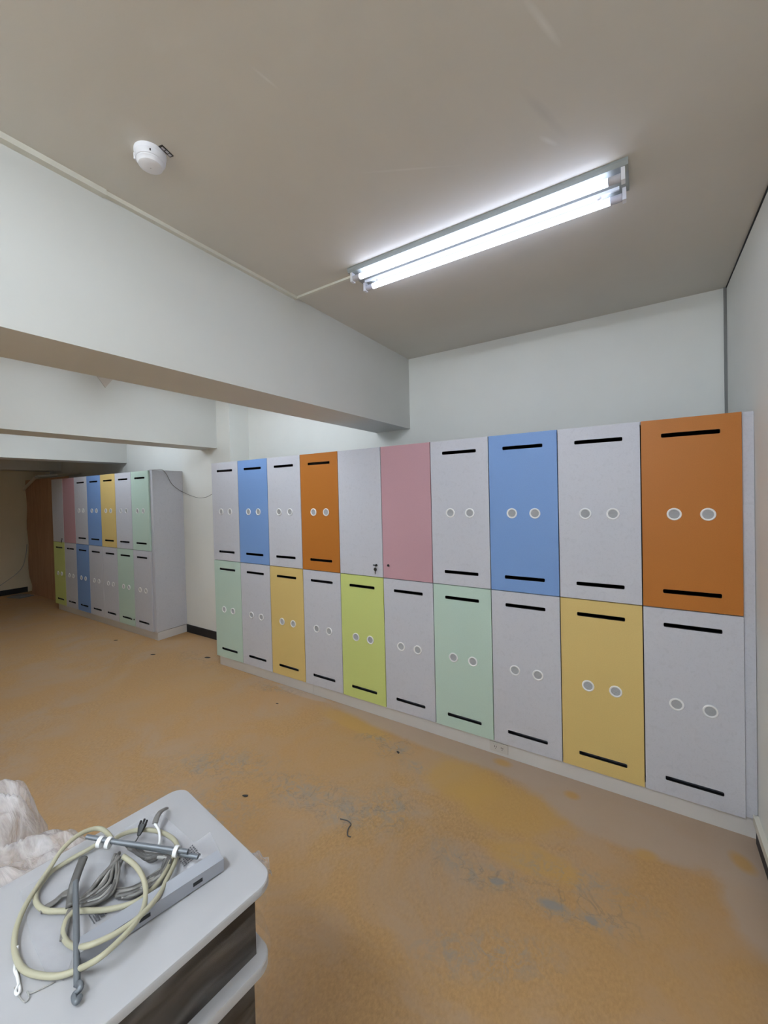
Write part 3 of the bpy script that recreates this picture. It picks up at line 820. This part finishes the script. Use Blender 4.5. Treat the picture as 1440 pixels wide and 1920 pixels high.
for i, pts in enumerate([[(2.6789, -2.0871, 0.9324), (2.6804, -2.1055, 0.9262), (2.6839, -2.1283, 0.9205), (2.6823, -2.1427, 0.9097), (2.6863, -2.1627, 0.9092)], [(2.662, -2.0804, 0.9277), (2.679, -2.107, 0.9247), (2.6832, -2.1249, 0.9141), (2.6819, -2.1407, 0.909), (2.6922, -2.1586, 0.9079)], [(2.6812, -2.0824, 0.9283), (2.6815, -2.1026, 0.9238), (2.6942, -2.1265, 0.9185), (2.6948, -2.1418, 0.9108), (2.6845, -2.1638, 0.9076)], [(2.6621, -2.0886, 0.9308), (2.6759, -2.104, 0.9204), (2.6966, -2.1244, 0.9168), (2.6969, -2.1439, 0.9132), (2.686, -2.1691, 0.9071)], [(2.6745, -2.0832, 0.9261), (2.6836, -2.1011, 0.9228), (2.6924, -2.1218, 0.9144), (2.7038, -2.1412, 0.9135), (2.7024, -2.1616, 0.9084)], [(2.6715, -2.0881, 0.9322), (2.6883, -2.1052, 0.925), (2.7087, -2.1213, 0.9206), (2.7037, -2.1437, 0.9127), (2.702, -2.1616, 0.9107)], [(2.6668, -2.083, 0.9285), (2.6784, -2.0989, 0.9185), (2.71, -2.1203, 0.9143), (2.711, -2.1448, 0.9122), (2.6928, -2.1661, 0.9094)], [(2.6743, -2.0818, 0.9294), (2.6855, -2.1011, 0.9173), (2.7123, -2.1198, 0.914), (2.7196, -2.1426, 0.9128), (2.6984, -2.1623, 0.9087)], [(2.6679, -2.09, 0.9284), (2.701, -2.1038, 0.9255), (2.7206, -2.1181, 0.9169), (2.7195, -2.1405, 0.9107), (2.6935, -2.1665, 0.9085)], [(2.6858, -2.0844, 0.931), (2.6899, -2.097, 0.9179), (2.7266, -2.1219, 0.9199), (2.7271, -2.1435, 0.9136), (2.7047, -2.1661, 0.91)], [(2.6692, -2.087, 0.9282), (2.7031, -2.1011, 0.9239), (2.7299, -2.1207, 0.9182), (2.7273, -2.1403, 0.9123), (2.6975, -2.1703, 0.9089)]] + [[(2.6563, -2.0625, 0.9244), (2.6983, -2.0542, 0.9204), (2.746, -2.0253, 0.9151), (2.7685, -2.0346, 0.9158), (2.7593, -2.0628, 0.9112), (2.7506, -2.1004, 0.9126), (2.7175, -2.1228, 0.9089)], [(2.6532, -2.0597, 0.9242), (2.6994, -2.051, 0.9172), (2.7449, -2.0278, 0.9138), (2.7565, -2.0305, 0.9093), (2.7561, -2.0657, 0.9093), (2.7493, -2.0948, 0.9073), (2.7137, -2.1199, 0.9062)], [(2.6463, -2.06, 0.9195), (2.6909, -2.0498, 0.9177), (2.7391, -2.0281, 0.9135), (2.7589, -2.0372, 0.908), (2.7561, -2.0666, 0.9105), (2.749, -2.1003, 0.9092), (2.7151, -2.1234, 0.9064)], [(2.6571, -2.059, 0.9226), (2.7095, -2.0495, 0.9172), (2.7425, -2.0236, 0.9122), (2.7621, -2.0408, 0.9125), (2.7674, -2.0688, 0.9117), (2.7504, -2.0987, 0.907), (2.7203, -2.1235, 0.9085)], [(2.6626, -2.0631, 0.9251), (2.6992, -2.0495, 0.9153), (2.738, -2.0289, 0.9123), (2.7712, -2.0406, 0.9128), (2.7635, -2.0727, 0.911), (2.7551, -2.1001, 0.9129), (2.7238, -2.12, 0.9079)], [(2.6607, -2.0603, 0.9215), (2.7119, -2.0554, 0.9213), (2.7286, -2.0279, 0.9116), (2.768, -2.0404, 0.91), (2.7627, -2.0728, 0.9139), (2.7538, -2.1008, 0.9098), (2.7311, -2.1204, 0.909)], [(2.6635, -2.0595, 0.9204), (2.7052, -2.0482, 0.916), (2.7344, -2.0233, 0.9122), (2.7645, -2.0413, 0.9083), (2.7657, -2.075, 0.9135), (2.7571, -2.0966, 0.9071), (2.7329, -2.1185, 0.9083)], [(2.672, -2.0558, 0.9219), (2.7129, -2.0467, 0.9169), (2.7346, -2.0186, 0.9118), (2.7694, -2.0445, 0.9147), (2.7658, -2.0725, 0.9097), (2.7607, -2.0994, 0.9079), (2.7331, -2.1202, 0.908)], [(2.6677, -2.0551, 0.9227), (2.7087, -2.0443, 0.9153), (2.7413, -2.0228, 0.914), (2.7706, -2.0527, 0.9158), (2.7695, -2.0728, 0.9083), (2.7614, -2.099, 0.9109), (2.7393, -2.1171, 0.9065)], [(2.6737, -2.0562, 0.9192), (2.7121, -2.0471, 0.9146), (2.727, -2.0179, 0.9106), (2.7614, -2.0464, 0.9085), (2.7739, -2.0786, 0.9133), (2.7554, -2.1032, 0.9089), (2.7407, -2.1196, 0.9098)], [(2.6739, -2.0532, 0.9236), (2.7163, -2.053, 0.9181), (2.7382, -2.0197, 0.9137), (2.7666, -2.0514, 0.91), (2.7701, -2.0761, 0.9088), (2.76, -2.1043, 0.9114), (2.7396, -2.1218, 0.9086)], [(2.6745, -2.0542, 0.9187), (2.7148, -2.0513, 0.9154), (2.7341, -2.0179, 0.9119), (2.7718, -2.0512, 0.9138), (2.7699, -2.0816, 0.9137), (2.7603, -2.1002, 0.9077), (2.7497, -2.1174, 0.9093)], [(2.68, -2.0541, 0.9208), (2.7196, -2.0512, 0.9191), (2.724, -2.0203, 0.9108), (2.7778, -2.0554, 0.9144), (2.7756, -2.0824, 0.9111), (2.7672, -2.1043, 0.9114), (2.7396, -2.1171, 0.9061)], [(2.6827, -2.0525, 0.9251), (2.7219, -2.0486, 0.913), (2.7328, -2.0233, 0.9137), (2.7687, -2.055, 0.9088), (2.7697, -2.0821, 0.9102), (2.7648, -2.1052, 0.9079), (2.7425, -2.1184, 0.9066)]]):
    bm = bmesh.new()
    tube_mesh(bm, pts, 0.0032 if i % 3 else 0.0042, 7)
    o = obj('cable_strand', bm, (M['greycable'], M['darkgrey'], M['lightgrey'], M['greycable'], M['darkgrey'])[i % 5], gb, True)
bm = bmesh.new()
tube_mesh(bm, [(2.621, -2.131, 0.935), (2.6435, -2.1486, 0.932), (2.6632, -2.1625, 0.93), (2.6741, -2.1709, 0.92), (2.691, -2.1793, 0.914)], [0.0085, 0.0075], 10, 0.75)
sl = obj('cable_sleeve', bm, M['darkgrey'], gb, True)
bm = bmesh.new()
tube_mesh(bm, [(2.6588, -2.1655, 0.915), (2.6457, -2.1742, 0.91), (2.6451, -2.1864, 0.907), (2.6431, -2.1992, 0.906), (2.6406, -2.2087, 0.905)], [0.008, 0.0105], 10, 0.4)
obj('flat_connector', bm, M['greycable'], gb, True)
bm = bmesh.new()
tube_mesh(bm, [(2.6945, -2.1791, 0.912), (2.7068, -2.1896, 0.91), (2.7291, -2.2018, 0.909), (2.7417, -2.2077, 0.908)], 0.006, 8, 0.5)
obj('cable_tail', bm, M['greycable'], gb, True)
# rods
rod = thing('metal_rods', 'pair of grey metal rods held by white clamps across the cables', 'rod', (0, 0, 0))
for pts, rr in (([(2.5878, -2.1113, 0.952), (2.8136, -1.9986, 0.925)], 0.0046), ([(2.6304, -2.103, 0.958), (2.7953, -2.0095, 0.936)], 0.0048)):
    bm = bmesh.new()
    tube_mesh(bm, pts, rr, 12, curve=False)
    obj('rod', bm, M['steel'], rod, 0.6)
ra = [Vector(p) for p in [(2.6304, -2.103, 0.958), (2.7953, -2.0095, 0.936)]]
rdir = (ra[1] - ra[0]).normalized()
for p in [(2.6309, -2.1026, 0.953), (2.6484, -2.0944, 0.953), (2.7741, -2.0219, 0.937)]:
    bm = bmesh.new()
    c0 = Vector(p)
    tube_mesh(bm, [c0 - rdir * 0.004, c0 + rdir * 0.004], 0.0105, 12, curve=False)
    obj('clamp_ring', bm, M['vent'], rod, 0.6)
rc = thing('hooked_rod', 'single grey rod with a hooked end pointing to the near edge of the white top', 'rod', (0, 0, 0))
bm = bmesh.new()
tube_mesh(bm, [(2.6735, -2.1637, 0.94), (2.7748, -2.2001, 0.93), (2.8424, -2.225, 0.91)], 0.0048, 12, curve=False)
obj('rod', bm, M['steel'], rc, 0.6)
bm = bmesh.new()
tube_mesh(bm, [(2.8434, -2.2254, 0.911), (2.8474, -2.2237, 0.914), (2.8561, -2.2249, 0.914), (2.8537, -2.2298, 0.91), (2.8537, -2.2331, 0.909), (2.8616, -2.2352, 0.909), (2.8672, -2.2338, 0.909), (2.8629, -2.2289, 0.909)], 0.0042, 10)
obj('rod_hook', bm, M['steel'], rc, True)
# curved connector and black plug
cn = thing('curved_connector', 'curved grey cable end standing up near the back corner of the white top', 'cable', (0, 0, 0))
bm = bmesh.new()
tube_mesh(bm, [(2.6064, -1.9504, 0.912), (2.6287, -1.9748, 0.93), (2.6443, -1.9921, 0.935), (2.6523, -2.0014, 0.93)], 0.0065, 10, 0.5)
obj('connector_body', bm, M['greycable'], cn, True)
bm = bmesh.new()
tube_mesh(bm, [(2.6511, -2.0008, 0.929), (2.6706, -2.0024, 0.922), (2.6876, -2.0097, 0.915), (2.6974, -2.0173, 0.912)], 0.0028, 8)
obj('connector_wire', bm, M['vent'], cn, True)
pl = thing('black_plug', 'small black plug on a thin wire above the metal rods', 'plug', (0, 0, 0))
bm = bmesh.new()
pp = [Vector(p) for p in [(2.6256, -2.0154, 0.925), (2.6317, -2.0228, 0.92), (2.6366, -2.0296, 0.916)]]
tube_mesh(bm, pp, [0.0095, 0.004], 8, 0.6)
d0 = (pp[0] - pp[1]).normalized()
for s in (-1, 0, 1):
    sdv = d0.cross(Vector((0, 0, 1))).normalized() * (0.006 * s)
    tube_mesh(bm, [pp[0] + sdv, pp[0] + sdv * 1.1 + d0 * (0.012 - 0.003 * abs(s))], 0.0026, 6, curve=False)
obj('plug_body', bm, M['black'], pl, 0.7)
bm = bmesh.new()
tube_mesh(bm, [(2.6354, -2.029, 0.915), (2.641, -2.036, 0.913), (2.6446, -2.0459, 0.912)], 0.0015, 6)
obj('plug_wire', bm, M['darkgrey'], pl, True)
wl = thing('white_wire_loop', 'thin white wire twisted into small loops at the left of the white top', 'wire', (0, 0, 0))
bm = bmesh.new()
tube_mesh(bm, [(2.6875, -2.2551, 0.91), (2.7045, -2.2611, 0.906), (2.7218, -2.2681, 0.904), (2.7364, -2.2692, 0.903), (2.7568, -2.272, 0.903), (2.7686, -2.2746, 0.904), (2.77, -2.278, 0.904), (2.7632, -2.2784, 0.904), (2.758, -2.2752, 0.904), (2.7546, -2.2723, 0.905), (2.7421, -2.2698, 0.904), (2.7264, -2.2679, 0.905)], 0.0021, 7)
obj('wire_strand', bm, M['vent'], wl, True)
bm = bmesh.new()
tube_mesh(bm, [(2.7523, -2.2767, 0.902), (2.7737, -2.2768, 0.902), (2.791, -2.2747, 0.902), (2.7889, -2.2689, 0.902), (2.7762, -2.268, 0.902), (2.7847, -2.2658, 0.902), (2.7913, -2.2545, 0.902), (2.7989, -2.2394, 0.902)], 0.0010, 6)
obj('wire_end', bm, M['lightgrey'], wl, True)

# ------------------------------------------------------------------ debris on the floor
def chip(loc, size, rz, label, m='debris', flat=0.3):
    bm = bmesh.new()
    bmesh.ops.create_icosphere(bm, subdivisions=2, radius=1.0)
    sd_ = loc[0] * 13
    for v in bm.verts:
        k = 1 + 0.35 * noise.noise(v.co * 1.6 + Vector((sd_, 0, 0)))
        v.co = Vector((v.co.x * size * k, v.co.y * size * 0.45 * k, (v.co.z + 1) * size * flat * 0.5))
    o = obj('floor_chip', bm, M[m], None, 0.9, loc=(loc[0], loc[1], 0.0))
    o.rotation_euler = (0, 0, rz)
    tag(o, label, 'debris')
chip((1.71, -1.03), 0.019, 0.4, 'small black chip on the floor just beyond the white stand')
chip((2.255, -0.27), 0.016, -0.6, 'dark chip at the end of the grey crack in the floor below the white doors')
chip((-0.26, 0.065), 0.035, 0.3, 'dark splinter on the floor left of the mint door corner', flat=0.15)
chip((-0.86, -0.18), 0.03, 0.5, 'dark splinter on the floor in front of the far locker side panel', flat=0.15)
chip((-1.72, -0.16), 0.025, 0.5, 'tiny chip on the floor before the far locker plinth', flat=0.15)
chip((1.10, -0.23), 0.014, 0.2, 'small dark chip on the floor below the first yellow door', flat=0.2)
bm = bmesh.new()
tube_mesh(bm, [(2.27, -0.885, 0.003), (2.31, -0.875, 0.003), (2.34, -0.885, 0.004), (2.345, -0.915, 0.004), (2.365, -0.945, 0.003), (2.385, -0.945, 0.003)], 0.0028, 6)
tag(obj('bent_wire', bm, M['darkgrey'], None, True), 'short bent grey wire lying on the floor beyond the stand corner', 'wire')
